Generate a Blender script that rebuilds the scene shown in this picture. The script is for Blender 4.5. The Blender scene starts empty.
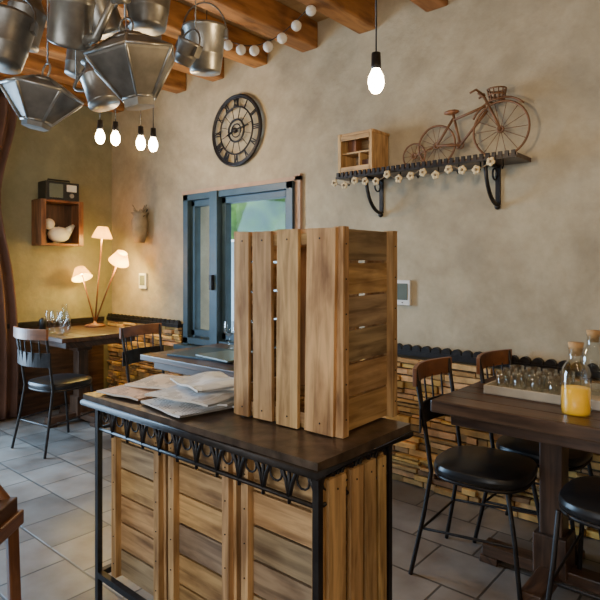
import bpy, math, random
from mathutils import Vector, Matrix, Euler, noise
random.seed(7)
# ------------------------------------------------------------ materials
def nt(name):
    m=bpy.data.materials.new(name); m.use_nodes=True
    n=m.node_tree; b=n.nodes['Principled BSDF']
    return m,n,b
def plain(name,col,rough=.5,metal=0,var=.15,scale=12,bump=0.0,emit=None,es=0,alpha=None,trans=0):
    m,n,b=nt(name)
    tc=n.nodes.new('ShaderNodeTexCoord'); no=n.nodes.new('ShaderNodeTexNoise')
    no.inputs['Scale'].default_value=scale; no.inputs['Detail'].default_value=5
    n.links.new(tc.outputs['Object'],no.inputs['Vector'])
    r=n.nodes.new('ShaderNodeValToRGB')
    r.color_ramp.elements[0].position=.3; r.color_ramp.elements[1].position=.7
    r.color_ramp.elements[0].color=[c*(1-var) for c in col]+[1]
    r.color_ramp.elements[1].color=[min(1,c*(1+var)) for c in col]+[1]
    n.links.new(no.outputs['Fac'],r.inputs['Fac'])
    at=n.nodes.new('ShaderNodeAttribute'); at.attribute_name='tint'
    mx=n.nodes.new('ShaderNodeMix'); mx.data_type='RGBA'; mx.blend_type='MULTIPLY'; mx.inputs[0].default_value=1
    n.links.new(r.outputs['Color'],mx.inputs[6]); n.links.new(at.outputs['Color'],mx.inputs[7])
    n.links.new(mx.outputs[2],b.inputs['Base Color'])
    b.inputs['Roughness'].default_value=rough; b.inputs['Metallic'].default_value=metal
    if bump:
        bp=n.nodes.new('ShaderNodeBump'); bp.inputs['Strength'].default_value=bump; bp.inputs['Distance'].default_value=.01
        n.links.new(no.outputs['Fac'],bp.inputs['Height']); n.links.new(bp.outputs['Normal'],b.inputs['Normal'])
    if emit: b.inputs['Emission Color'].default_value=(*emit,1); b.inputs['Emission Strength'].default_value=es
    if trans: b.inputs['Transmission Weight'].default_value=trans
    return m
def wood(name,c1,c2,rough=.55,su=3,sv=45,dark=None,bump=.25):
    m,n,b=nt(name)
    uv=n.nodes.new('ShaderNodeUVMap'); uv.uv_map='UVMap'
    mp=n.nodes.new('ShaderNodeMapping'); mp.inputs['Scale'].default_value=(su,sv,1)
    no=n.nodes.new('ShaderNodeTexNoise'); no.inputs['Scale'].default_value=1; no.inputs['Detail'].default_value=6; no.inputs['Distortion'].default_value=.6
    n.links.new(uv.outputs[0],mp.inputs[0]); n.links.new(mp.outputs[0],no.inputs['Vector'])
    r=n.nodes.new('ShaderNodeValToRGB'); e=r.color_ramp.elements
    e[0].position=.3; e[0].color=(*c1,1); e[1].position=.62; e[1].color=(*c2,1)
    n.links.new(no.outputs['Fac'],r.inputs['Fac'])
    mp2=n.nodes.new('ShaderNodeMapping'); mp2.inputs['Scale'].default_value=(5,16,1)
    n.links.new(uv.outputs[0],mp2.inputs[0])
    n2=n.nodes.new('ShaderNodeTexNoise'); n2.inputs['Scale'].default_value=1; n2.inputs['Detail'].default_value=4
    n.links.new(mp2.outputs[0],n2.inputs['Vector'])
    r2=n.nodes.new('ShaderNodeValToRGB'); r2.color_ramp.elements[0].position=.28; r2.color_ramp.elements[1].position=.50
    r2.color_ramp.elements[0].color=(.48,.41,.35,1); r2.color_ramp.elements[1].color=(1,1,1,1)
    n.links.new(n2.outputs['Fac'],r2.inputs['Fac'])
    mx=n.nodes.new('ShaderNodeMix'); mx.data_type='RGBA'; mx.blend_type='MULTIPLY'; mx.inputs[0].default_value=1
    n.links.new(r.outputs['Color'],mx.inputs[6]); n.links.new(r2.outputs['Color'],mx.inputs[7])
    at=n.nodes.new('ShaderNodeAttribute'); at.attribute_name='tint'
    m2=n.nodes.new('ShaderNodeMix'); m2.data_type='RGBA'; m2.blend_type='MULTIPLY'; m2.inputs[0].default_value=1
    n.links.new(mx.outputs[2],m2.inputs[6]); n.links.new(at.outputs['Color'],m2.inputs[7])
    n.links.new(m2.outputs[2],b.inputs['Base Color']); b.inputs['Roughness'].default_value=rough
    bp=n.nodes.new('ShaderNodeBump'); bp.inputs['Strength'].default_value=bump; bp.inputs['Distance'].default_value=.004
    n.links.new(no.outputs['Fac'],bp.inputs['Height']); n.links.new(bp.outputs['Normal'],b.inputs['Normal'])
    return m
def emis(name,col,s):
    m,n,b=nt(name); b.inputs['Base Color'].default_value=(*col,1)
    b.inputs['Emission Color'].default_value=(*col,1); b.inputs['Emission Strength'].default_value=s
    return m
def plaster(name,ca,cb,cc,scale=.9):
    m,n,b=nt(name)
    tc=n.nodes.new('ShaderNodeTexCoord')
    no=n.nodes.new('ShaderNodeTexNoise'); no.inputs['Scale'].default_value=scale; no.inputs['Detail'].default_value=9; no.inputs['Roughness'].default_value=.62; no.inputs['Distortion'].default_value=.5
    n.links.new(tc.outputs['Object'],no.inputs['Vector'])
    r=n.nodes.new('ShaderNodeValToRGB'); e=r.color_ramp.elements
    e[0].position=.36; e[0].color=(*ca,1); e[1].position=.64; e[1].color=(*cc,1)
    x=e.new(.5); x.color=(*cb,1)
    n.links.new(no.outputs['Fac'],r.inputs['Fac'])
    n3=n.nodes.new('ShaderNodeTexNoise'); n3.inputs['Scale'].default_value=4; n3.inputs['Detail'].default_value=10; n3.inputs['Roughness'].default_value=.7
    n.links.new(tc.outputs['Object'],n3.inputs['Vector'])
    r3=n.nodes.new('ShaderNodeValToRGB'); r3.color_ramp.elements[0].position=.35; r3.color_ramp.elements[1].position=.65
    r3.color_ramp.elements[0].color=(.76,.75,.73,1); r3.color_ramp.elements[1].color=(1,1,1,1)
    n.links.new(n3.outputs['Fac'],r3.inputs['Fac'])
    mx=n.nodes.new('ShaderNodeMix'); mx.data_type='RGBA'; mx.blend_type='MULTIPLY'; mx.inputs[0].default_value=1
    n.links.new(r.outputs['Color'],mx.inputs[6]); n.links.new(r3.outputs['Color'],mx.inputs[7])
    n.links.new(mx.outputs[2],b.inputs['Base Color']); b.inputs['Roughness'].default_value=.85
    n2=n.nodes.new('ShaderNodeTexNoise'); n2.inputs['Scale'].default_value=9; n2.inputs['Detail'].default_value=8
    n.links.new(tc.outputs['Object'],n2.inputs['Vector'])
    bp=n.nodes.new('ShaderNodeBump'); bp.inputs['Strength'].default_value=.5; bp.inputs['Distance'].default_value=.02
    n.links.new(n2.outputs['Fac'],bp.inputs['Height']); n.links.new(bp.outputs['Normal'],b.inputs['Normal'])
    return m
M={}
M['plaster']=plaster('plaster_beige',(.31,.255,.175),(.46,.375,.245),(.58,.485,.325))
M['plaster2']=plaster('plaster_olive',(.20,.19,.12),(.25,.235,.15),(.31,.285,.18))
M['ceil']=plaster('ceiling_boards',(.34,.20,.09),(.42,.27,.12),(.50,.33,.16),3)
M['beam']=wood('beam_wood',(.18,.07,.018),(.44,.19,.055),.6,2,14)
M['crate']=wood('crate_wood',(.30,.165,.06),(.66,.41,.175),.65,4,50)
M['crateold']=wood('crate_wood_old',(.19,.125,.07),(.46,.33,.19),.7,4,50)
M['dark']=wood('dark_table_wood',(.035,.018,.011),(.11,.055,.03),.35,3,40,bump=.1)
M['brown']=wood('brown_chair_wood',(.13,.045,.018),(.30,.12,.045),.4,4,40,bump=.1)
M['iron']=plain('wrought_iron',(.035,.03,.028),.45,.7,.3,30,.1)
M['irontop']=plain('counter_iron_top',(.12,.085,.06),.30,.5,.5,22,.15)
M['black']=plain('black_leather',(.015,.014,.014),.35,0,.2,30,.05)
M['teal']=plain('window_paint',(.030,.055,.07),.45,0,.2,10,.05)
M['pink']=plain('window_reveal_stone',(.42,.27,.18),.8,0,.15,10,.2)
M['metal']=plain('galvanised_metal',(.38,.36,.32),.36,.8,.5,9,.05)
M['metald']=plain('aged_zinc',(.24,.22,.19),.42,.75,.5,9,.05)
M['white']=plain('white_ceramic',(.75,.72,.66),.4,0,.05)
M['paper']=plain('paper_white',(.8,.76,.68),.8,0,.05)
M['stone']=plain('stacked_stone',(.60,.37,.15),.85,0,.3,18,.6)
M['grout']=plain('stone_backing',(.10,.065,.03),.95,0,.2)
M['bike']=plain('rust_wire',(.17,.075,.03),.55,.2,.3)
M['curtain']=plain('curtain_cloth',(.13,.065,.045),.9,0,.2,6)
M['cork']=plain('cork',(.5,.3,.13),.9,0,.2,60)
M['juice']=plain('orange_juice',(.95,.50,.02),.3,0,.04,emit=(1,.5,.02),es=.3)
M['tray']=plain('tray_wood',(.50,.44,.34),.5,0,.15,10)
M['screen']=plain('grey_screen',(.12,.14,.11),.3,0,.1)
M['cloth']=plain('brown_upholstery',(.10,.04,.02),.6,0,.2,20)
M['green']=plain('hedge_leaves',(.07,.16,.03),.8,0,.75,5,.8)
M['outw']=plain('exterior_render',(.62,.78,.92),.8,0,.05)
M['clay']=plain('aged_clay',(.24,.18,.11),.8,0,.3,12,.4)
M['bulb']=emis('bulb_glow',(1,.80,.50),45)
def glass(name,k,tr):
    m=bpy.data.materials.new(name); m.use_nodes=True; n=m.node_tree; n.nodes.clear()
    o=n.nodes.new('ShaderNodeOutputMaterial'); t=n.nodes.new('ShaderNodeBsdfTransparent'); t.inputs[0].default_value=tr
    g=n.nodes.new('ShaderNodeBsdfGlossy'); g.inputs['Roughness'].default_value=.03
    lw=n.nodes.new('ShaderNodeLayerWeight'); lw.inputs[0].default_value=k
    x=n.nodes.new('ShaderNodeMixShader'); n.links.new(lw.outputs['Fresnel' if k<.3 else 'Facing'],x.inputs[0]); n.links.new(t.outputs[0],x.inputs[1]); n.links.new(g.outputs[0],x.inputs[2])
    n.links.new(x.outputs[0],o.inputs[0]); return m
M['glass']=glass('clear_glass',.35,(.93,.96,.96,1)); M['pane']=glass('window_glass',.12,(.96,.98,.98,1))
def shade():
    m=bpy.data.materials.new('lamp_shade_fabric'); m.use_nodes=True; n=m.node_tree; n.nodes.clear()
    o=n.nodes.new('ShaderNodeOutputMaterial'); d=n.nodes.new('ShaderNodeBsdfDiffuse'); d.inputs[0].default_value=(.85,.58,.26,1)
    t=n.nodes.new('ShaderNodeBsdfTranslucent'); t.inputs[0].default_value=(.9,.5,.16,1)
    x=n.nodes.new('ShaderNodeMixShader'); x.inputs[0].default_value=.3
    n.links.new(d.outputs[0],x.inputs[1]); n.links.new(t.outputs[0],x.inputs[2]); n.links.new(x.outputs[0],o.inputs[0]); return m
M['shade']=shade()
def floor_mat():
    m,n,b=nt('floor_tiles')
    tc=n.nodes.new('ShaderNodeTexCoord')
    br=n.nodes.new('ShaderNodeTexBrick'); br.inputs['Scale'].default_value=1
    br.inputs['Brick Width'].default_value=.30; br.inputs['Row Height'].default_value=.30
    br.inputs['Mortar Size'].default_value=.006; br.inputs['Mortar Smooth'].default_value=.3
    br.inputs['Color1'].default_value=(.17,.155,.14,1); br.inputs['Color2'].default_value=(.33,.29,.25,1); br.inputs['Mortar'].default_value=(.09,.08,.07,1)
    n.links.new(tc.outputs['Object'],br.inputs['Vector'])
    no=n.nodes.new('ShaderNodeTexNoise'); no.inputs['Scale'].default_value=5; no.inputs['Detail'].default_value=8
    n.links.new(tc.outputs['Object'],no.inputs['Vector'])
    r=n.nodes.new('ShaderNodeValToRGB'); r.color_ramp.elements[0].position=.3;r.color_ramp.elements[1].position=.7
    r.color_ramp.elements[0].color=(.56,.50,.46,1); r.color_ramp.elements[1].color=(1.0,1.0,1.0,1)
    n.links.new(no.outputs['Fac'],r.inputs['Fac'])
    mx=n.nodes.new('ShaderNodeMix'); mx.data_type='RGBA'; mx.blend_type='MULTIPLY'; mx.inputs[0].default_value=1
    n.links.new(br.outputs['Color'],mx.inputs[6]); n.links.new(r.outputs['Color'],mx.inputs[7]); n.links.new(mx.outputs[2],b.inputs['Base Color'])
    b.inputs['Roughness'].default_value=.34
    bp=n.nodes.new('ShaderNodeBump'); bp.inputs['Strength'].default_value=.4; bp.inputs['Distance'].default_value=.006; bp.invert=True
    n.links.new(br.outputs['Fac'],bp.inputs['Height']); n.links.new(bp.outputs['Normal'],b.inputs['Normal'])
    return m
M['floor']=floor_mat()
def news_mat():
    m,n,b=nt('newsprint')
    uv=n.nodes.new('ShaderNodeUVMap'); uv.uv_map='UVMap'
    br=n.nodes.new('ShaderNodeTexBrick'); br.inputs['Scale'].default_value=1
    br.inputs['Brick Width'].default_value=.055; br.inputs['Row Height'].default_value=.009; br.inputs['Mortar Size'].default_value=.0028; br.offset=0
    br.inputs['Color1'].default_value=(.45,.43,.41,1); br.inputs['Color2'].default_value=(.26,.25,.25,1); br.inputs['Mortar'].default_value=(.85,.83,.80,1)
    n.links.new(uv.outputs[0],br.inputs['Vector'])
    no=n.nodes.new('ShaderNodeTexNoise'); no.inputs['Scale'].default_value=14; n.links.new(uv.outputs[0],no.inputs['Vector'])
    r=n.nodes.new('ShaderNodeValToRGB'); r.color_ramp.interpolation='CONSTANT'
    r.color_ramp.elements[0].color=(.95,.95,.95,1); r.color_ramp.elements[1].position=.47; r.color_ramp.elements[1].color=(0,0,0,1)
    n.links.new(no.outputs['Fac'],r.inputs['Fac'])
    mx=n.nodes.new('ShaderNodeMix'); mx.data_type='RGBA'; n.links.new(r.outputs['Color'],mx.inputs[0])
    n.links.new(br.outputs['Color'],mx.inputs[6]); mx.inputs[7].default_value=(.88,.87,.84,1)
    at=n.nodes.new('ShaderNodeAttribute'); at.attribute_name='tint'
    m2=n.nodes.new('ShaderNodeMix'); m2.data_type='RGBA'; m2.blend_type='MULTIPLY'; m2.inputs[0].default_value=1
    n.links.new(mx.outputs[2],m2.inputs[6]); n.links.new(at.outputs['Color'],m2.inputs[7])
    n.links.new(m2.outputs[2],b.inputs['Base Color']); b.inputs['Roughness'].default_value=.8
    return m
M['news']=news_mat()
# ------------------------------------------------------------ mesh builder
class MB:
    def __init__(s): s.V=[];s.F=[];s.U=[];s.M=[];s.T=[];s.S=[];s.mats=[]
    def mi(s,k):
        if k not in s.mats: s.mats.append(k)
        return s.mats.index(k)
    def add(s,vs,fs,uvs,mat,smooth=False,tint=(1,1,1)):
        o=len(s.V); s.V+= [tuple(v) for v in vs]; k=s.mi(mat)
        for f,u in zip(fs,uvs):
            s.F.append([i+o for i in f]); s.U.append(u); s.M.append(k); s.T.append(tint); s.S.append(smooth)
    def box(s,c,d,mat,rot=None,tint=(1,1,1),vary=0):
        if vary:
            k=1+random.uniform(-vary,vary); tint=(k,k*random.uniform(.95,1.03),k*random.uniform(.9,1.05))
        R=rot.to_matrix() if isinstance(rot,Euler) else (rot if rot is not None else Matrix.Identity(3))
        h=[x/2 for x in d]; L=[Vector((a*h[0],b*h[1],e*h[2])) for a in(-1,1) for b in(-1,1) for e in(-1,1)]
        fs=[(0,1,3,2),(4,6,7,5),(0,4,5,1),(2,3,7,6),(0,2,6,4),(1,5,7,3)]
        ax=max(range(3),key=lambda i:d[i]); ot=[i for i in range(3) if i!=ax]
        ru,rv=random.uniform(0,50),random.uniform(0,50)
        uv=[[(L[i][ax]+ru,L[i][ot[0]]+L[i][ot[1]]*.9+rv) for i in f] for f in fs]
        C=Vector(c); s.add([C+R@v for v in L],fs,uv,mat,False,tint)
    def bar(s,p0,p1,w,t,mat,vary=0):
        p0=Vector(p0);p1=Vector(p1); d=p1-p0
        q=d.to_track_quat('Z','Y').to_matrix(); s.box((p0+p1)/2,(w,t,d.length),mat,q,vary=vary)
    def rings(s,rs,mat,closed=False,caps=True,smooth=True,tint=(1,1,1)):
        n=len(rs[0]); vs=[v for r in rs for v in r]; fs=[];uv=[]
        m=len(rs); ru=random.uniform(0,20); L=0; Ls=[0]
        for i in range(1,m+1): L+=(Vector(rs[i%m][0])-Vector(rs[i-1][0])).length; Ls.append(L)
        for i in range(m if closed else m-1):
            j=(i+1)%m
            for k in range(n):
                l=(k+1)%n; fs.append((i*n+k,i*n+l,j*n+l,j*n+k))
                uv.append([(Ls[i]+ru,k*.02),(Ls[i]+ru,(k+1)*.02),(Ls[i+1]+ru,(k+1)*.02),(Ls[i+1]+ru,k*.02)])
        if caps and not closed:
            fs.append(tuple(range(n-1,-1,-1))); uv.append([(0,0)]*n)
            fs.append(tuple((m-1)*n+k for k in range(n))); uv.append([(0,0)]*n)
        s.add(vs,fs,uv,mat,smooth,tint)
    def tube(s,pts,r,mat,n=8,closed=False,tint=(1,1,1)):
        pts=[Vector(p) for p in pts]; m=len(pts); rr=r if isinstance(r,(list,tuple)) else [r]*m
        rs=[]; prev=None
        for i in range(m):
            if closed: t=pts[(i+1)%m]-pts[i-1]
            else: t=pts[min(i+1,m-1)]-pts[max(i-1,0)]
            t.normalize()
            if prev is None:
                a=Vector((0,0,1)) if abs(t.z)<.9 else Vector((1,0,0)); u=t.cross(a).normalized()
            else: u=(prev-t*prev.dot(t)).normalized()
            prev=u; v=t.cross(u)
            rs.append([pts[i]+(u*math.cos(2*math.pi*k/n)+v*math.sin(2*math.pi*k/n))*rr[i] for k in range(n)])
        s.rings(rs,mat,closed,True,True,tint)
    def lathe(s,prof,c,mat,n=20,rot=None,smooth=True,caps=False,tint=(1,1,1),ang=0):
        R=rot.to_matrix() if isinstance(rot,Euler) else (rot if rot is not None else Matrix.Identity(3)); C=Vector(c)
        rs=[[C+R@Vector((r*math.cos(2*math.pi*k/n+ang),r*math.sin(2*math.pi*k/n+ang),z)) for k in range(n)] for r,z in prof]
        s.rings(rs,mat,False,caps,smooth,tint)
    def sphere(s,c,r,mat,sc=(1,1,1),n=12,tint=(1,1,1),rot=None):
        R=rot.to_matrix() if rot else Matrix.Identity(3)
        rs=[]
        for i in range(n//2+1):
            th=math.pi*i/(n//2); z=-math.cos(th); q=max(math.sin(th),.01)
            rs.append([Vector(c)+R@Vector((q*math.cos(2*math.pi*k/n)*r*sc[0],q*math.sin(2*math.pi*k/n)*r*sc[1],z*r*sc[2])) for k in range(n)])
        s.rings(rs,mat,False,True,True,tint)
    def grid(s,fn,nu,nv,mat,smooth=True,tint=(1,1,1),usz=1,vsz=1):
        vs=[fn(i/nu,j/nv) for i in range(nu+1) for j in range(nv+1)]
        fs=[];uv=[]
        for i in range(nu):
            for j in range(nv):
                q=[(i,j),(i+1,j),(i+1,j+1),(i,j+1)]
                fs.append(tuple(a*(nv+1)+b for a,b in q)); uv.append([(a/nu*usz,b/nv*vsz) for a,b in q])
        s.add(vs,fs,uv,mat,smooth,tint)
    def done(s,name,loc=(0,0,0),rz=0,bevel=0,parent=None,solid=0):
        me=bpy.data.meshes.new(name); me.from_pydata(s.V,[],s.F)
        for k in s.mats: me.materials.append(M[k])
        me.uv_layers.new(name='UVMap')
        fu=[c for u in s.U for q in u for c in q]
        me.uv_layers['UVMap'].data.foreach_set('uv',fu)
        me.color_attributes.new('tint','FLOAT_COLOR','CORNER')
        fc=[]
        for f,t in zip(s.F,s.T): fc+= [t[0],t[1],t[2],1.0]*len(f)
        me.color_attributes['tint'].data.foreach_set('color',fc)
        me.polygons.foreach_set('material_index',s.M); me.polygons.foreach_set('use_smooth',s.S)
        me.update()
        o=bpy.data.objects.new(name,me); bpy.context.collection.objects.link(o)
        o.location=loc; o.rotation_euler=(0,0,rz)
        if solid:
            q=o.modifiers.new('s','SOLIDIFY'); q.thickness=solid
        if bevel:
            q=o.modifiers.new('b','BEVEL'); q.width=bevel; q.segments=2; q.limit_method='ANGLE'
        if parent: o.parent=parent
        return o
def E(x=0,y=0,z=0): return Euler((math.radians(x),math.radians(y),math.radians(z)))
XL,XR,YF,YB,H=-4.99,2.2,2.96,-2.5,2.95
# ------------------------------------------------------------ shell
b=MB(); b.box(((XL+XR)/2,(YF+YB)/2,-.05),(XR-XL+.4,YF-YB+.4,.1),'floor'); b.done('floor')
b=MB(); b.box(((XL+XR)/2,(YF+YB)/2,H+.05),(XR-XL+.4,YF-YB+.4,.1),'ceil'); b.done('ceiling')
W0,W1,WB,WT=-3.80,-2.577,.64,1.885
b=MB(); T=.25
def wx(x0,x1,z0,z1,y=YF,mat='plaster',t=T): b.box(((x0+x1)/2,y+t/2,(z0+z1)/2),(x1-x0,t,z1-z0),mat)
wx(XL-.25,W0,0,H); wx(W1,XR+.25,0,H); wx(W0,W1,0,WB); wx(W0,W1,WT,H); b.done('wall_back')
b=MB()
def wy(y0,y1,z0,z1,x,mat): b.box((x-T/2,(y0+y1)/2,(z0+z1)/2),(T,y1-y0,z1-z0),mat)
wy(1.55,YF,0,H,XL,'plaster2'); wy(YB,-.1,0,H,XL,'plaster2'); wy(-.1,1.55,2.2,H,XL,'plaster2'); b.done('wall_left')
b=MB(); wy(YB,YF,0,H,XR+T,'plaster'); b.done('wall_right')
b=MB(); yb=YB-T
wx(XL-.25,-2.5,0,H,yb); wx(1,XR+.25,0,H,yb); wx(-2.5,1,0,.7,yb); wx(-2.5,1,2.3,H,yb); b.done('wall_front')
b=MB()
for x in(-2.46,-1.33,-.17,.96): b.box((x,YB-.1,1.5),(.07,.08,1.6),'teal')
for z in(.74,2.26): b.box((-.75,YB-.1,z),(3.5,.08,.07),'teal')
b.done('window_2')
b=MB()
for y in(-.06,1.51): b.box((XL-.1,y,1.1),(.1,.08,2.2),'teal')
b.box((XL-.1,.725,2.16),(.1,1.6,.07),'teal'); b.done('trim_5')
# beams
b=MB(); x=-4.83
while x<2.2:
    b.box((x,(YF+YB)/2,2.86),(.14,YF-YB-.002,.18),'beam',vary=.15); x+=.475
b.done('ceiling_beams',bevel=.012)
# stacked stone wainscot + trim
def wains(x0,x1,name):
    b=MB(); b.box(((x0+x1)/2,YF-.008,.385),(x1-x0,.012,.77),'grout')
    z=.0
    while z<.75:
        h=random.uniform(.018,.05); x=x0
        while x<x1-.01:
            l=min(random.uniform(.05,.24),x1-x); dp=random.uniform(.012,.05); k=random.uniform(.45,1.35)
            hh=(h-.004)*random.uniform(.75,1)
            b.box((x+l/2,YF-.012-dp/2,min(z+h/2,.755)+random.uniform(-.002,.002)),(l-.005,dp,hh),'stone',E(0,random.uniform(-1.2,1.2),random.uniform(-3,3)),tint=(k,k*random.uniform(.85,1.02),k*random.uniform(.6,1.1))); x+=l
        z+=h
    b.done(name,bevel=.004)
def scal(x0,x1,name):
    b=MB(); b.box(((x0+x1)/2,YF-.03,.785),(x1-x0,.055,.03),'iron')
    n=int((x1-x0)/.062)
    for i in range(n):
        x=x0+(i+.5)*(x1-x0)/n; r=.029
        pr=[(x+r*math.cos(a),.80+r*1.1*math.sin(a)) for a in [math.pi*k/8 for k in range(9)]]
        A=[Vector((p,YF-.050,q)) for p,q in pr]; B=[Vector((p,YF-.02,q)) for p,q in pr]
        b.rings([A,B],'iron',smooth=False)
    b.done(name)
wains(XL,W0-.06,'wainscot_left'); wains(W1+.06,XR,'wainscot_right')
scal(XL,W0-.06,'trim_1'); scal(W1+.06,XR,'trim_2')
b=MB()
b.box((XL+.02,2.2,.385),(.04,1.3,.77),'dark'); b.box((XL+.03,2.2,.785),(.05,1.3,.04),'iron'); b.done('trim_3')
# window
b=MB(); yw=YF-.02; dz=WT-WB; zc=(WT+WB)/2
for x in(W0+.03,W1-.03): b.box((x,YF+.02,zc),(.06,.14,dz),'teal')
for z in(WB+.035,WT-.025): b.box(((W0+W1)/2,YF+.02,z),(W1-W0,.14,.05),'teal')
xm=-3.40
b.box((xm,YF,zc),(.09,.13,dz),'teal')
for x0,x1 in((W0+.06,xm-.045),(xm+.045,W1-.06)):
    for x in(x0+.022,x1-.022): b.box((x,YF+.02,zc),(.044,.06,dz-.11),'teal')
    for z in(WB+.10,WT-.075): b.box(((x0+x1)/2,YF+.02,z),(x1-x0,.06,.05),'teal')
    b.box(((x0+x1)/2,YF+.02,zc),(x1-x0,.004,dz-.1),'pane')
b.box((xm,YF-.08,zc-.1),(.03,.03,.12),'iron')
b.box(((W0+W1)/2,YF-.04,WB-.02),(W1-W0+.1,.14,.04),'teal')
b.done('window_1',bevel=.004)
b=MB(); b.box((W1+.025,YF-.01,zc),(.05,.03,dz+.1),'pink'); b.box(((W0+W1)/2,YF-.01,WT+.02),(W1-W0+.1,.03,.03),'pink'); b.done('trim_4')
# exterior
b=MB(); b.box((-4,9,-.1),(20,11.4,.1),'outw'); b.done('exterior_ground')
def hf(u,v):
    x=-14+u*16; z=1.72+v*3
    return Vector((x,6.2+noise.noise(Vector((x*2,z*2,0)))*.7+.5*v,z+.15*noise.noise(Vector((x*3,0,5)))))
b=MB(); b.grid(hf,80,30,'green'); b.done('exterior_hedge')
b=MB(); b.box((-6,7.5,.85),(16,.3,1.8),'outw')
for k in range(9): b.box((-12+k*1.5,7.32,1.0),(.05,.05,1.6),'teal')
b.done('exterior_garden_wall')
# ------------------------------------------------------------ crates
def crate(name,loc,rz,w=.27,d=.35,h=.55,mat='crate',top=True):
    b=MB()
    for sy in(-1,1):
        y=sy*(d/2-.012)
        for k in range(6):
            hh=h/6; m=mat if random.random()>.5 else 'crateold'
            b.box((0,y,hh*(k+.5)),(w-.03,.012,hh-.007),m,E(0,random.uniform(-.4,.4),0),vary=.25)
        for sx in(-1,1):
            b.box((sx*(w/2-.013),sy*(d/2),h/2),(.026,.03,h),mat,vary=.15)
            for k in range(6):
                b.sphere((sx*(w/2-.013),sy*(d/2+.0155),h/6*(k+.5)),.0025,'iron',n=6)
    f=d/.37
    for sx in(-1,1):
        for yy,ww in zip((.153,.074,-.020,-.133),(.050,.072,.076,.094)):
            b.box((sx*(w/2+.006),yy*f,h/2),(.012,ww*f,h-random.uniform(0,.012)),mat,E(random.uniform(-1,1),0,0),vary=.22)
            for z in(.03,.52): b.sphere((sx*(w/2+.0125),yy*f,z),.0028,'iron',n=6)
        for z in(.03,.52): b.box((sx*(w/2-.012),0,z),(.02,d-.03,.03),mat,vary=.2)
    for k in range(4):
        b.box(((-.099+k*.066)*w/.27,0,.008),(.058*w/.27,d-.05,.012),mat,vary=.2)
    if top:
        for k in range(2): b.box(((-.105+k*.21),0,h-.008),(.05,d-.05,.012),mat,vary=.2)
    return b.done(name,loc,rz,bevel=.002)
CT=.85
crate('wooden_crate',(-1.065,1.305,CT+.001),math.radians(92),w=.285,d=.37)
for i,x in enumerate((-1.595,-1.275,-.955)):
    crate('wooden_crate',(x,1.17,.2435),0,d=.26)
# counter
x0,x1,y0,y1=-1.855,-.80,.99,1.41
b=MB()
b.box(((x0+x1)/2,(y0+y1)/2,CT-.0125),(x1-x0,y1-y0,.024),'irontop')
b.tube([(x0,y0,CT-.03),(x1,y0,CT-.03),(x1,y1,CT-.03),(x0,y1,CT-.03)],.011,'iron',closed=True)
lx0,lx1,ly0,ly1=x0+.06,x1-.02,y0+.025,y1-.09
for px,py in((lx0,ly0),(lx1,ly0),(lx1,ly1),(lx0,ly1)):
    b.box((px,py,(CT-.03)/2),(.018,.018,CT-.03),'iron'); b.sphere((px,py,.014),.018,'iron')
def arches(p0,p1,n):
    p0=Vector(p0);p1=Vector(p1); d=(p1-p0)/n
    zt,zb=CT-.035,CT-.115
    for k in range(n):
        a=p0+d*k; pts=[]
        for j in range(9):
            t=j/8; pts.append(Vector((a.x+d.x*t,a.y+d.y*t,zb+(zt-zb)*math.sin(math.pi*t)**.7)))
        b.tube(pts,.0055,'iron',6)
        m=a+d*.5; b.tube([(a.x,a.y,zt),(a.x,a.y,zb-.015)],.005,'iron',6)
        b.tube([(m.x+.02*math.cos(t)*d.normalized().x,m.y+.02*math.cos(t)*d.normalized().y,zt-.03+.02*math.sin(t)) for t in [2*math.pi*q/10 for q in range(10)]],.003,'iron',5,True)
    b.tube([p0+Vector((0,0,zb)),p1+Vector((0,0,zb))],.006,'iron',6)
arches((lx0,ly0,0),(lx1,ly0,0),11); arches((lx1,ly0,0),(lx1,ly1,0),4); arches((lx0,ly0,0),(lx0,ly1,0),4); arches((lx0,ly1,0),(lx1,ly1,0),11)
for px in (lx0,lx1): b.box((px,(ly0+ly1)/2,.232),(.02,ly1-ly0,.02),'iron')
for py in (ly0,ly1,(ly0+ly1)/2): b.box(((lx0+lx1)/2,py,.232),(lx1-lx0,.02,.02),'iron')
b.done('wrought_iron_console_table')
# newspapers
def sheet(b,cx,cy,w,d,z,rot,tint,seed,amp=.006,mat='news'):
    R=Matrix.Rotation(math.radians(rot),3,'Z')
    for side in (0,1):
        def f(u,v):
            x=(u-.5)*w;y=(v-.5)*d
            e=noise.noise(Vector((x*9+seed,y*9,seed)))*amp+amp
            return Vector((cx,cy,z+e+side*.006))+R@Vector((x,y,0))
        b.grid(f,24,18,mat,tint=tint,usz=w,vsz=d)
    for yy in(-d/2,d/2):
        def g(u,v):
            x=(u-.5)*w; e=noise.noise(Vector((x*9+seed,yy*9,seed)))*amp+amp
            return Vector((cx,cy,z+e+v*.006))+R@Vector((x,yy,0))
        b.grid(g,24,1,'paper')
b=MB()
sheet(b,-1.43,1.11,.25,.19,CT+.001,-8,(1,1,1),1)
sheet(b,-1.45,1.25,.28,.24,CT+.009,10,(1,.98,.95),2)
sheet(b,-1.43,1.15,.26,.20,CT+.022,10,(.92,.96,1.02),3,.011)
sheet(b,-1.46,1.23,.24,.19,CT+.040,-16,(.95,.98,1.02),4,.016)
b.done('newspaper_stack')
b=MB()
sheet(b,-1.71,1.12,.22,.19,CT+.001,6,(1,.72,.55),7)
sheet(b,-1.71,1.23,.20,.2,CT+.010,14,(1,.85,.7),8,.010)
b.done('magazine_stack')
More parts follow.
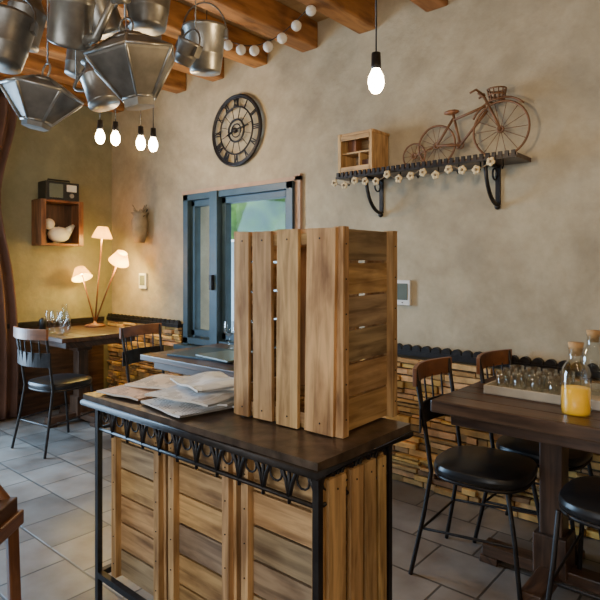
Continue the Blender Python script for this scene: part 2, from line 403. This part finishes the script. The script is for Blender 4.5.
# ------------------------------------------------------------ chair
def chair(loc,rz,name='bistro_chair',rail='brown',back=True):
    b=MB()
    def sq(r,z):
        return [Vector(((r*(abs(math.cos(a))**.7)*(1 if math.cos(a)>0 else -1)),(r*(abs(math.sin(a))**.7)*(1 if math.sin(a)>0 else -1)),z)) for a in [2*math.pi*k/28+.001 for k in range(28)]]
    b.rings([sq(.172,.43),sq(.192,.435),sq(.197,.455),sq(.192,.472),sq(.15,.482),sq(.05,.484)],'black')
    b.tube([v for v in sq(.187,.425)],.008,'iron',6,True)
    for sx in(-1,1):
        b.tube([(sx*.195,.20,0),(sx*.175,.17,.25),(sx*.16,.14,.42)],.0095,'iron')
        up=[(sx*.17,-.195,.62),(sx*.18,-.235,.86)] if back else []
        b.tube([(sx*.195,-.25,0),(sx*.175,-.20,.25),(sx*.165,-.17,.44)]+up,.0095,'iron')
    cx=[]
    for t in [k/16 for k in range(17)]:
        cx.append((-.195+.39*t,-.05*math.sin(math.pi*t)))
    def rail_(zb,zt,yo,mat,th=.018):
        rs=[]
        for x,y in cx:
            rs.append([Vector((x,y+yo,zb)),Vector((x,y+yo+th,zb)),Vector((x,y+yo+th,zt)),Vector((x,y+yo,zt))])
        b.rings(rs,mat,smooth=False)
    if back:
        rail_(.79,.865,-.24,rail); rail_(.60,.70,-.21,'iron',.008)
        for k in range(5):
            x=-.13+k*.065; yy=-.05*math.sin(math.pi*(x+.195)/.39)
            b.tube([(x*.9,-.205+yy,.61),(x,-.225+yy,.80)],.005,'iron',6)
    b.tube([(-.18,-.205,.2),(.18,-.205,.2)],.006,'iron',6)
    for sx in(-1,1): b.tube([(sx*.178,.175,.23),(sx*.178,-.205,.2)],.006,'iron',6)
    return b.done(name,loc,rz,bevel=.002)
rd=math.radians
chair((-.95,2.30,0),rd(-86)); chair((-.84,2.71,0),rd(-91)); 
chair((-.43,2.25,0),rd(0),'bistro_stool',back=False)
chair((-3.98,1.95,0),rd(8)); chair((-3.27,2.35,0),rd(-80))
# ------------------------------------------------------------ tables
def table(name,loc,sx,sy,colx=0,thick=.035,z=.75):
    b=MB()
    n=6
    for k in range(n): b.box((0,-sy/2+sy/n*(k+.5),z-thick/2),(sx,sy/n-.0008,thick),'dark',vary=.15)
    b.box((0,0,z-thick-.03),(sx-.12,sy-.12,.05),'dark')
    cs=[colx] if sx<1.1 else [-sx/2+.38,sx/2-.38]
    for c in cs:
        b.box((c,0,(z-.1)/2+.03),(.09,.09,z-.14),'dark')
        b.box((c,0,.13),(.13,.13,.16),'dark'); b.box((c,0,z-.12),(.14,.14,.08),'dark')
        for a in(0,90):
            b.box((c,0,.055),(.58,.08,.05),'dark',E(0,0,a))
            for s in(-1,1):
                v=Matrix.Rotation(rd(a),3,'Z')@Vector((s*.26,0,.015)); b.box((c+v.x,v.y,.015),(.08,.09,.03),'dark',E(0,0,a))
    return b.done(name,loc,0,bevel=.005)
table('dining_table',(-.34,2.42,0),1.5,.68,thick=.05)
table('dining_table',(-4.46,2.36,0),.80,.72)
table('dining_table',(-2.52,2.30,0),.96,.66)
b=MB()
b.box((-2.60,2.25,.757),(.5,.35,.012),'teal',E(0,0,8)); b.box((-2.45,2.20,.769),(.32,.24,.01),'screen',E(0,0,-6))
b.done('menu_folders',bevel=.002)
def goblet(b,c,r=.032,h=.10):
    b.lathe([(r*.8,0),(r*.85,.004),(r,h),(r-.002,h),(r*.8-.002,.008),(.002,.008)],c,'glass',14)
def wine(b,c):
    b.lathe([(.034,0),(.03,.004),(.004,.008),(.004,.08),(.02,.09),(.036,.12),(.037,.15),(.030,.18)],c,'glass',16)
b=MB(); 
for x,y in((0,0),(.12,.03)): wine(b,(x,y,0))
goblet(b,(.03,.1,0))
b.done('drinking_glasses',(-2.75,2.48,.7505))
tx,ty=-.62,2.50
b=MB()
b.box((0,0,.006),(.70,.34,.012),'tray')
for s in(-1,1): b.box((0,s*.165,.02),(.70,.012,.036),'tray'); b.box((s*.345,0,.02),(.012,.32,.036),'tray')
b.done('serving_tray',(tx,ty,.7505),0,bevel=.003)
b=MB()
for i in range(4):
    for j in range(3): goblet(b,(i*.072,j*.085,0),.031,.075)
b.done('drinking_glasses',(tx-.30,ty-.08,.7635))
def bottle(name,loc,juice):
    b=MB(); 
    pr=[(.048,0),(.052,.01),(.052,.14),(.045,.17),(.026,.20),(.024,.235),(.028,.245)]
    b.lathe(pr,(0,0,0),'glass',24); b.lathe([(.002,0.001),(.05,.001)],(0,0,0),'glass',24)
    if juice: b.lathe([(.001,.004),(.048,.004),(.049,.02),(.049,.095),(.001,.095)],(0,0,0),'juice',24)
    b.lathe([(.001,.215),(.021,.215),(.027,.262),(.001,.262)],(0,0,0),'cork',16)
    b.done(name,loc)
bottle('juice_carafe',(-.58,2.24,.7505),True); bottle('water_carafe',(-.60,2.58,.7635),False)
def tlamp(name,loc,z0,h,rs):
    b=MB(); b.lathe([(.001,0),(.07,0),(.07,.015),(.015,.03),(.012,h-.05),(.001,h-.05)],(0,0,0),'iron',20)
    b.lathe([(rs,h-.09),(rs*.65,h+.06)],(0,0,0),'shade',28); b.done(name,loc)
tlamp('table_lamp',(-.18,2.62,.7505),.75,.44,.15)
# ------------------------------------------------------------ corner lamp (3 arms) on left table
L0=Vector((-4.66,2.60,.7505))
b=MB(); b.lathe([(.001,0),(.09,0),(.09,.015),(.02,.03),(.01,.05),(.001,.05)],(0,0,0),'brown',20)
heads=[((.07,.03,.82),(0,8,0)),((-.13,-.06,.46),(0,-28,0)),((.24,.1,.60),(0,35,0))]
for (hx,hy,hz),rt in heads:
    b.tube([(0,0,.03),(hx*.45,hy*.45,hz*.5),(hx,hy,hz+.02)],.007,'brown',8)
    R=E(*rt); 
    b.lathe([(.09,-.03),(.045,.07)],(hx,hy,hz),'shade',24,R); b.sphere((hx,hy,hz+.02),.018,'bulb',n=10)
b.done('three_arm_table_lamp',tuple(L0))
def pt(name,loc,e,col=(1,.72,.38),r=.03):
    l=bpy.data.lights.new(name,'POINT'); l.energy=e; l.color=col; l.shadow_soft_size=r
    o=bpy.data.objects.new(name,l); o.location=loc; bpy.context.collection.objects.link(o); return o
for i,((hx,hy,hz),rt) in enumerate(heads): pt('lamp_bulb_light',L0+Vector((hx,hy,hz-.03)),(8,8,16)[i],(1,.72,.18))
b=MB(); b.lathe([(.04,0),(.05,.02),(.05,.1),(.02,.16),(.025,.22)],(0,0,0),'glass',18)
b.done('glass_carafe',(-4.58,2.28,.7505))
b=MB()
for x,y in((0,0),(.1,.03),(-.08,.0),(.18,-.02)): wine(b,(x,y,0))
b.done('wine_glasses',(-4.43,2.12,.7505))
b=MB(); b.lathe([(.001,0),(.03,0),(.03,.09),(.012,.11),(.001,.11)],(0,0,0),'black',14); b.done('pepper_mill',(-4.70,2.15,.7505))
# ------------------------------------------------------------ wall crate shelf at left wall, radio
b=MB(); cx,cy,cz=XL+.10,2.37,1.67; w,hh,dp=.38,.40,.18
for s in(-1,1):
    b.box((cx,cy+s*(w/2-.01),cz),(dp,.02,hh),'brown'); b.box((cx,cy,cz+s*(hh/2-.01)),(dp,w,.02),'brown')
b.box((XL+.012,cy,cz),(.015,w-.04,hh-.04),'dark')
for k in(-1,1):
    b.box((cx+dp/2,cy+k*(w/2-.02),cz),(.012,.045,hh),'brown')
b.done('wall_box_shelf',bevel=.003)
b=MB(); b.sphere((0,0,.08),.08,'white',(.8,1.3,.9)); b.sphere((0,-.09,.17),.05,'white'); b.tube([(0,-.12,.17),(0,-.155,.16)],[.014,.003],'clay'); b.tube([(0,.07,.10),(0,.14,.17)],[.045,.015],'white')
b.done('white_ceramic_bird',(cx,cy+.01,1.4912))
b=MB(); b.box((0,0,.08),(.15,.30,.16),'black'); b.box((.078,-.06,.08),(.006,.12,.12),'screen'); b.box((.078,.08,.11),(.006,.09,.06),'white'); b.lathe([(.001,0),(.02,0),(.02,.01),(.001,.01)],(.075,.08,.045),'metal',16,E(0,90,0))
b.tube([(0,-.1,.16),(0,-.1,.185),(0,.1,.185),(0,.1,.16)],.006,'black')
b.done('portable_radio',(cx,cy+.01,1.8712),bevel=.006)
b=MB(); b.lathe([(.001,-.15),(.045,-.15),(.07,-.05),(.075,.05),(.055,.09),(.08,.12),(.07,.12),(.05,.09),(.001,.02)],(0,0,0),'clay',18)
for k in range(14):
    a=random.uniform(0,6.28); b.tube([(0,0,.05),(.03*math.cos(a),.03*math.sin(a),.12),(.09*math.cos(a),min(.05,.05*math.sin(a)),.17+random.uniform(-.03,.03))],[.004,.008,.003],'clay',5)
b.tube([(-.06,0,.08),(-.03,.06,.15),(.03,.06,.15),(.06,0,.08)],.005,'iron',6)
b.done('wall_hung_clay_vase',(-4.38,YF-.085,1.65))
def panel(x,z,w,h):
    b=MB(); b.box((0,0,0),(w,.025,h),'white'); b.box((0,-.014,h*.04),(w*.72,.006,h*.66),'screen'); b.box((0,-.015,-h*.4),(.01,.006,.006),'iron'); b.done('thermostat_panel',(x,YF-.0135,z),0,bevel=.004)
panel(-4.43,1.155,.11,.14); panel(-1.72,1.135,.10,.15)
# ------------------------------------------------------------ clock
b=MB(); Rr=.265
def ring(r,t,mat='iron',y=0): b.tube([(r*math.cos(a),y,r*math.sin(a)) for a in [2*math.pi*k/48 for k in range(48)]],t,mat,8,True)
ring(Rr,.012); ring(Rr-.085,.007); ring(Rr-.015,.006); ring(.085,.008); ring(.05,.005)
nums=['XII','I','II','III','IV','V','VI','VII','VIII','IX','X','XI']
for i,sn in enumerate(nums):
    a=-i*math.pi/6; Rm=Matrix.Rotation(-a,3,'Y')
    wd={'I':.014,'V':.03,'X':.03}; tot=sum(wd[c] for c in sn); x=-tot/2; z0,z1=Rr-.080,Rr-.02
    for c in sn:
        m=x+wd[c]/2; hw=wd[c]/2-.004
        segs={'I':[((m,z0),(m,z1))],'V':[((m,z0),(m-hw,z1)),((m,z0),(m+hw,z1))],'X':[((m-hw,z0),(m+hw,z1)),((m+hw,z0),(m-hw,z1))]}[c]
        for p,q in segs: b.bar(Rm@Vector((p[0],0,p[1])),Rm@Vector((q[0],0,q[1])),.007,.007,'iron')
        x+=wd[c]
for k in range(12):
    a=k*math.pi/6+math.pi/12; b.bar((.085*math.cos(a),0,.085*math.sin(a)),((Rr-.085)*math.cos(a),0,(Rr-.085)*math.sin(a)),.005,.004,'iron')
b.sphere((0,-.01,0),.022,'iron')
b.bar((0,-.02,0),(.15,-.02,.02),.014,.004,'iron'); b.bar((0,-.016,0),(-.08,-.016,-.03),.02,.004,'iron')
b.done('skeleton_wall_clock',(-3.17,YF-.03,2.33))
# ------------------------------------------------------------ wall shelf with things
sx0,sx1=-2.08,-.98; sz=1.84; sd=.2
b=MB(); b.box(((sx0+sx1)/2,YF-sd/2,sz),(sx1-sx0,sd,.022),'dark')
n=34
for k in range(n):
    x=sx0+(k+.5)*(sx1-sx0)/n; b.box((x,YF-sd-.006,sz+.006),(.018,.012,.036),'iron')
b.box(((sx0+sx1)/2,YF-sd-.004,sz-.008),(sx1-sx0,.014,.012),'iron')
for x in(sx0+.20,sx1-.17):
    b.box((x,YF-.006,sz-.11),(.025,.012,.22),'iron')
    pts=[(x,YF-.012-.16*math.sin(t)**1.0,sz-.22+.205*(1-math.cos(t))) for t in [math.pi/2*k/8 for k in range(9)]]
    b.tube(pts,.011,'iron',8)
    b.tube([(x,YF-.05+.03*math.cos(t),sz-.06+.03*math.sin(t)) for t in [2*math.pi*k/12 for k in range(12)]],.005,'iron',6,True)
    b.sphere((x,YF-.015,sz-.23),.016,'iron'); b.box((x,YF-.09,sz-.018),(.02,.17,.012),'iron')
for k in range(9):
    x=sx0+.08+k*(sx1-sx0-.16)/8; y=YF-sd+.03
    b.tube([(x,y,sz-.01),(x,y,sz-.045),(x,y-.012,sz-.058),(x,y-.024,sz-.045)],.0035,'iron',6)
b.done('bracket_wall_shelf')
b=MB(); pts=[]
for k in range(41):
    t=k/40; x=sx0-.02+(sx1-.10-sx0)*t; z=sz-.025-.035*abs(math.sin(t*math.pi*5)); pts.append((x,YF-sd-.025,z))
b.tube(pts,.003,'clay',5)
for k in range(1,41,3):
    p=pts[k]
    for j in range(5):
        a=j*1.256+k; b.sphere((p[0]+.013*math.cos(a),p[1]-.004,p[2]+.013*math.sin(a)),.012,'paper',(1,.6,1),8,tint=(.8,.66,.42))
    b.sphere((p[0],p[1]-.012,p[2]),.008,'clay',n=6)
b.done('paper_flower_garland')
b=MB(); w,d,h=.25,.17,.25
for s in(-1,1):
    b.box((s*(w/2-.008),0,h/2),(.016,d,h),'crate',vary=.1); b.box((0,0,(.008 if s<0 else h-.008)),(w+.012,d+.01,.016),'crate',vary=.1)
b.box((0,d/2-.004,h/2),(w-.02,.008,h-.02),'crateold')
b.box((0,-.02,h*.52),(w-.03,d-.06,.01),'crate'); b.box((.02,-.02,h*.27),(.01,d-.06,h*.5),'crate')
for s in(-1,1): b.box((s*(w/2-.012),-d/2-.004,h/2),(.024,.01,h),'crate',vary=.1)
b.box((0,-d/2-.004,h-.03),(w-.03,.01,.03),'crate'); b.box((0,-d/2-.004,.03),(w-.03,.01,.03),'crate')
b.box((-.05,-.02,.175),(.06,.06,.08),'brown'); b.box((.05,-.02,.05),(.07,.06,.07),'cloth')
b.done('small_wooden_cabinet',(sx0+.13,YF-.10,sz+.0115),0,bevel=.002)
# bicycle
b=MB()
def wheel(cx,cz,r,y=0,t=.006,sp=14):
    b.tube([(cx+r*math.cos(a),y,cz+r*math.sin(a)) for a in [2*math.pi*k/36 for k in range(36)]],t,'bike',8,True)
    b.tube([(cx+.015*math.cos(a),y,cz+.015*math.sin(a)) for a in [2*math.pi*k/10 for k in range(10)]],.006,'bike',6,True)
    for k in range(sp):
        a=2*math.pi*k/sp; b.tube([(cx,y,cz),(cx+r*math.cos(a),y,cz+r*math.sin(a))],.0016,'bike',4)
wheel(-.16,.115,.11); wheel(.20,.15,.145); wheel(-.30,.075,.07,0,.005,10)
T_=lambda *p,r=.0075: b.tube(p,r,'bike',8)
T_((-.16,0,.115),(-.02,0,.10)); T_((-.16,0,.115),(-.06,0,.25)); T_((-.06,0,.27),(-.02,0,.10)); T_((-.06,0,.24),(.12,0,.285)); T_((-.02,0,.10),(.13,0,.26))
T_((.20,0,.15),(.115,0,.33)); T_((-.30,0,.075),(-.16,0,.115),r=.005)
T_((.08,-.0,.36),(.115,0,.33),r=.006); b.tube([(.06,-.06,.35),(.09,-.05,.365),(.115,0,.34),(.09,.05,.365),(.06,.06,.35)],.006,'bike',8)
b.sphere((-.07,0,.285),.035,'brown',(1.3,.7,.4)); 
b.tube([(-.02+.02*math.cos(a),0,.10+.02*math.sin(a)) for a in [2*math.pi*k/10 for k in range(10)]],.004,'bike',6,True)
T_((-.02,-.03,.075),(-.02,.03,.125),r=.004)
for z,r in((.30,.038),(.33,.043),(.36,.048)): b.tube([(.18+r*math.cos(a),r*.9*math.sin(a),z) for a in [2*math.pi*k/16 for k in range(16)]],.004,'bike',6,True)
for k in range(12):
    a=2*math.pi*k/12; b.tube([(.18+.036*math.cos(a),.034*math.sin(a),.295),(.18+.048*math.cos(a),.043*math.sin(a),.362)],.003,'bike',5)
b.tube([(.20+.165*math.cos(a),0,.15+.165*math.sin(a)) for a in [math.pi*(.25+.6*k/12) for k in range(13)]],.006,'bike',6)
b.done('decorative_bicycle',(-1.30,YF-.10,sz+.009))
# ------------------------------------------------------------ pendant bulbs
def pend(name,x,y,z,e,r=.03):
    b=MB(); b.tube([(0,0,.10),(0,0,2.95-z)],.003,'black',6)
    b.lathe([(.001,.10),(.017,.10),(.019,.05),(.019,.04),(.001,.04)],(0,0,0),'black',14)
    b.lathe([(.001,-.052),(r*.5,-.048),(r*.85,-.032),(r,-.010),(r*.9,.012),(r*.55,.035),(.014,.045)],(0,0,0),'bulb',18)
    b.done(name,(x,y,z)); pt('pendant_bulb_light',(x,y,z-.10),e)
pend('pendant_bulb_lamp',-1.155,1.778,1.995,14,.031)
for p in((-3.325,1.89,2.13),(-3.25,1.954,2.12),(-3.126,2.06,2.09),(-3.067,2.113,2.08)): pend('pendant_bulb_lamp',*p,7)
b=MB(); A=Vector((-2.0,2.46,2.80)); B=Vector((-2.70,2.25,2.77)); pts=[]
for k in range(25):
    t=k/24; p=A.lerp(B,t); p.z-=.18*math.sin(math.pi*t); pts.append(p)
b.tube([(A.x,A.y,2.95)]+pts+[(B.x,B.y,2.95)],.003,'black',5)
for k in range(1,24,3): b.sphere(pts[k]-Vector((0,0,.03)),.031,'paper')
b.done('paper_ball_string')
# ------------------------------------------------------------ hanging metalware
def handle(b,r,z,hh,R,C,t=.004):
    pts=[C+R@Vector((r*math.cos(a),0,z+hh*math.sin(a))) for a in [math.pi*k/12 for k in range(13)]]
    b.tube(pts,t,'metald',6); return pts[6]
def wire(b,C,p): b.tube([p,(p.x,p.y,2.95-C.z)],.003,'metald',5)
def bucket(name,loc,r,h,rot=(0,0,0),mat='metal'):
    b=MB(); R=E(*rot).to_matrix(); Z=Vector((0,0,0)); C=Vector(loc)
    b.lathe([(.001,-h/2),(r*.70,-h/2),(r*.73,-h/2+.01),(r*.82,-h*.15),(r*.84,-h*.14),(r*.84,-h*.11),(r*.96,h/2-.02),(r*1.04,h/2-.012),(r*1.04,h/2),(r*.97,h/2),(r*.7,-h/2+.012),(.001,-h/2+.012)],Z,mat,28,R)
    for s in(-1,1): b.box(R@Vector((s*r*.98,0,h/2-.03)),(.02,.03,.04),'metald',R)
    p=handle(b,r*1.02,h/2-.02,r*1.3,R,Z); wire(b,C,p)
    b.done(name,loc)
def jug(name,loc,r,h,rot=(0,0,0),mat='metal'):
    b=MB(); R=E(*rot).to_matrix(); Z=Vector((0,0,0)); C=Vector(loc)
    b.lathe([(.001,-h/2),(r,-h/2),(r,-h/2+.012),(r*.96,-h/2+.02),(r*.96,.1*h),(r,.11*h),(r*.96,.13*h),(r*.5,.35*h),(r*.5,.45*h),(r*.66,h/2),(r*.6,h/2),(.001,.3*h)],Z,mat,28,R)
    pts=[R@Vector((-r*.55-.09*math.sin(a),0,.42*h-.5*h*(a/math.pi))) for a in [math.pi*k/10 for k in range(11)]]; b.tube(pts,.007,'metald',8)
    p=pts[3]; wire(b,C,p); b.done(name,loc)
def wcan(name,loc,r,h,rot):
    b=MB(); R=E(*rot).to_matrix(); Z=Vector((0,0,0)); C=Vector(loc)
    b.lathe([(.001,-h/2),(r,-h/2),(r*1.03,-h/2+.01),(r*.98,-h/2+.02),(r*.97,h*.2),(r*1.0,h*.22),(r*.95,h*.25),(r*.9,h/2),(r*.85,h/2),(.001,h*.4)],Z,'metal',28,R)
    b.tube([R@Vector(v) for v in((r*.9,0,-h*.35),(r*1.5,0,-.05),(r*2.1,0,h*.4))],[.022,.016,.012],'metal',12)
    b.lathe([(.012,0),(.04,.05),(.001,.055)],R@Vector((r*2.1,0,h*.4)),'metal',18,R@E(0,40,0).to_matrix())
    pts=[R@Vector((-r*.3-(r*1.1)*math.sin(a),0,h*.6-h*.85*(a/math.pi))) for a in [math.pi*k/10 for k in range(11)]]; b.tube(pts,.008,'metald',8)
    wire(b,C,pts[3]); b.done(name,loc)
def lantern(name,loc,r,h,rot=(0,0,0),mat='metald'):
    b=MB(); R=E(*rot).to_matrix(); Z=Vector((0,0,0)); C=Vector(loc); n=6
    prof=[(r*.35,-h/2),(r*.38,-h*.38),(r,.15*h),(r*1.04,.2*h),(r*.45,.42*h),(r*.3,.5*h),(.001,.5*h)]
    b.lathe([(.001,-h/2)]+prof,Z,mat,n,R,False)
    for k in range(n):
        a=2*math.pi*k/n; v=lambda q:R@Vector((q[0]*math.cos(a),q[0]*math.sin(a),q[1]))
        b.tube([v(q) for q in prof[1:5]],.006,'metal',6)
        a2=a+2*math.pi/n; w_=lambda q,A:R@Vector((q[0]*math.cos(A),q[0]*math.sin(A),q[1]))
        for q in(prof[1],prof[3],prof[4]): b.tube([w_(q,a),w_(q,a2)],.006,'metal',6)
    b.tube([R@Vector((.03*math.cos(t),0,h*.5+.03+.03*math.sin(t))) for t in [2*math.pi*k/14 for k in range(14)]],.004,'metal',6,True)
    wire(b,C,R@Vector((0,0,h*.5+.06))); b.done(name,loc)
bucket('metal_bucket',(-1.954,1.618,2.26),.095,.2,(6,0,40))
bucket('metal_bucket',(-1.975,1.336,2.37),.10,.2,(0,0,60),'metald')
lantern('hexagonal_metal_lantern',(-1.85,1.19,2.03),.17,.27,(8,-6,20))
wcan('watering_can',(-1.915,.98,2.20),.075,.22,(25,25,30))
bucket('metal_bucket',(-2.19,.87,2.13),.09,.19,(-10,5,40),'metald')
lantern('hexagonal_metal_lantern',(-2.12,.96,1.91),.14,.19,(-8,6,0))
jug('metal_jug',(-2.36,1.33,2.13),.07,.22,(0,-20,20))
jug('metal_jug',(-2.45,1.05,2.36),.08,.24,(0,15,50),'metald')
bucket('metal_bucket',(-2.3,1.55,2.36),.08,.17,(14,0,10))
wcan('watering_can',(-2.15,1.22,2.36),.075,.2,(-20,10,200))
bucket('metal_bucket',(-1.83,1.42,2.16),.05,.10,(0,30,10),'metald')
jug('metal_jug',(-2.55,1.72,2.42),.07,.20,(10,-10,80),'metald')
bucket('metal_bucket',(-2.62,1.38,2.30),.075,.15,(-8,12,20),'metald')
# ------------------------------------------------------------ curtain
b=MB()
def cf(u,v):
    z=.02+v*2.71; w=.58-.12*math.exp(-((z-1.9)/.5)**2)
    y=1.44+u*w; return Vector((XL+.08+.035*math.sin(u*40+.6*math.sin(z*2)),y+.02*math.sin(z*3),z))
b.grid(cf,90,40,'curtain'); b.done('curtain_panel',solid=.006)
b=MB(); b.tube([(XL+.08,-.3,2.755),(XL+.08,2.1,2.755)],.012,'iron',10); 
for y in (-.25,2.08): b.tube([(XL+.08,y,2.755),(XL+.001,y,2.755)],.01,'iron',8)
b.done('curtain_rod')
# ------------------------------------------------------------ armchair at left edge
b=MB()
b.box((0,0,.42),(.50,.50,.05),'brown'); b.box((0,0,.465),(.47,.47,.06),'cloth')
for sx in(-1,1):
    for sy in(-1,1): b.bar((sx*.23,sy*.23,0),(sx*.22,sy*.22,.56 if sy<0 else .44),.036,.036,'brown')
    b.tube([(sx*.22,-.25,.60),(sx*.235,-.05,.575),(sx*.225,.14,.55),(sx*.22,.22,.46)],[.02,.022,.022,.018],'brown',12)
rs=[]
for k in range(9):
    t=k/8; x=-.24+.48*t; y=-.26-.04*math.sin(math.pi*t); rs.append([Vector((x,y,.72)),Vector((x,y+.03,.72)),Vector((x,y+.01,.86)),Vector((x,y-.02,.86))])
b.rings(rs,'brown',smooth=False)
for sx in(-1,1): b.bar((sx*.22,-.23,.55),(sx*.22,-.26,.86),.035,.035,'brown')
for k in range(4): b.bar((-.12+k*.08,-.26,.44),(-.12+k*.08,-.28,.75),.03,.012,'brown')
b.done('wooden_armchair',(-2.04,.505,0),rd(-49),bevel=.006)
# ------------------------------------------------------------ lights / world
def area(name,loc,rot,sx,sy,e,col):
    l=bpy.data.lights.new(name,'AREA'); l.shape='RECTANGLE'; l.size=sx; l.size_y=sy; l.energy=e; l.color=col
    o=bpy.data.objects.new(name,l); o.location=loc; o.rotation_euler=[rd(a) for a in rot]; bpy.context.collection.objects.link(o)
area('doorway_daylight',(XL-.2,.67,1.25),(0,-62,0),1.9,1.4,200,(.38,.66,1))
area('front_window_daylight',(-.75,YB-.2,1.5),(90,0,0),3.3,1.5,40,(1,.92,.80))
pt('warm_fill_light',(.8,.2,2.4),32,(1,.74,.42),.15)  # added fill behind the camera to warm the room, no lamp hangs here
w=bpy.data.worlds.new('World'); bpy.context.scene.world=w; w.use_nodes=True
w.node_tree.nodes['Background'].inputs[0].default_value=(.75,.87,1,1); w.node_tree.nodes['Background'].inputs[1].default_value=3.6
# ------------------------------------------------------------ camera
cam=bpy.data.cameras.new('camera'); co=bpy.data.objects.new('camera',cam); bpy.context.collection.objects.link(co)
co.location=(0,0,1.3); co.rotation_euler=(rd(90),0,math.atan2(.653,.758))
cam.sensor_width=36; cam.lens=33.6; cam.shift_y=-.0583; cam.clip_start=.05
bpy.context.scene.camera=co
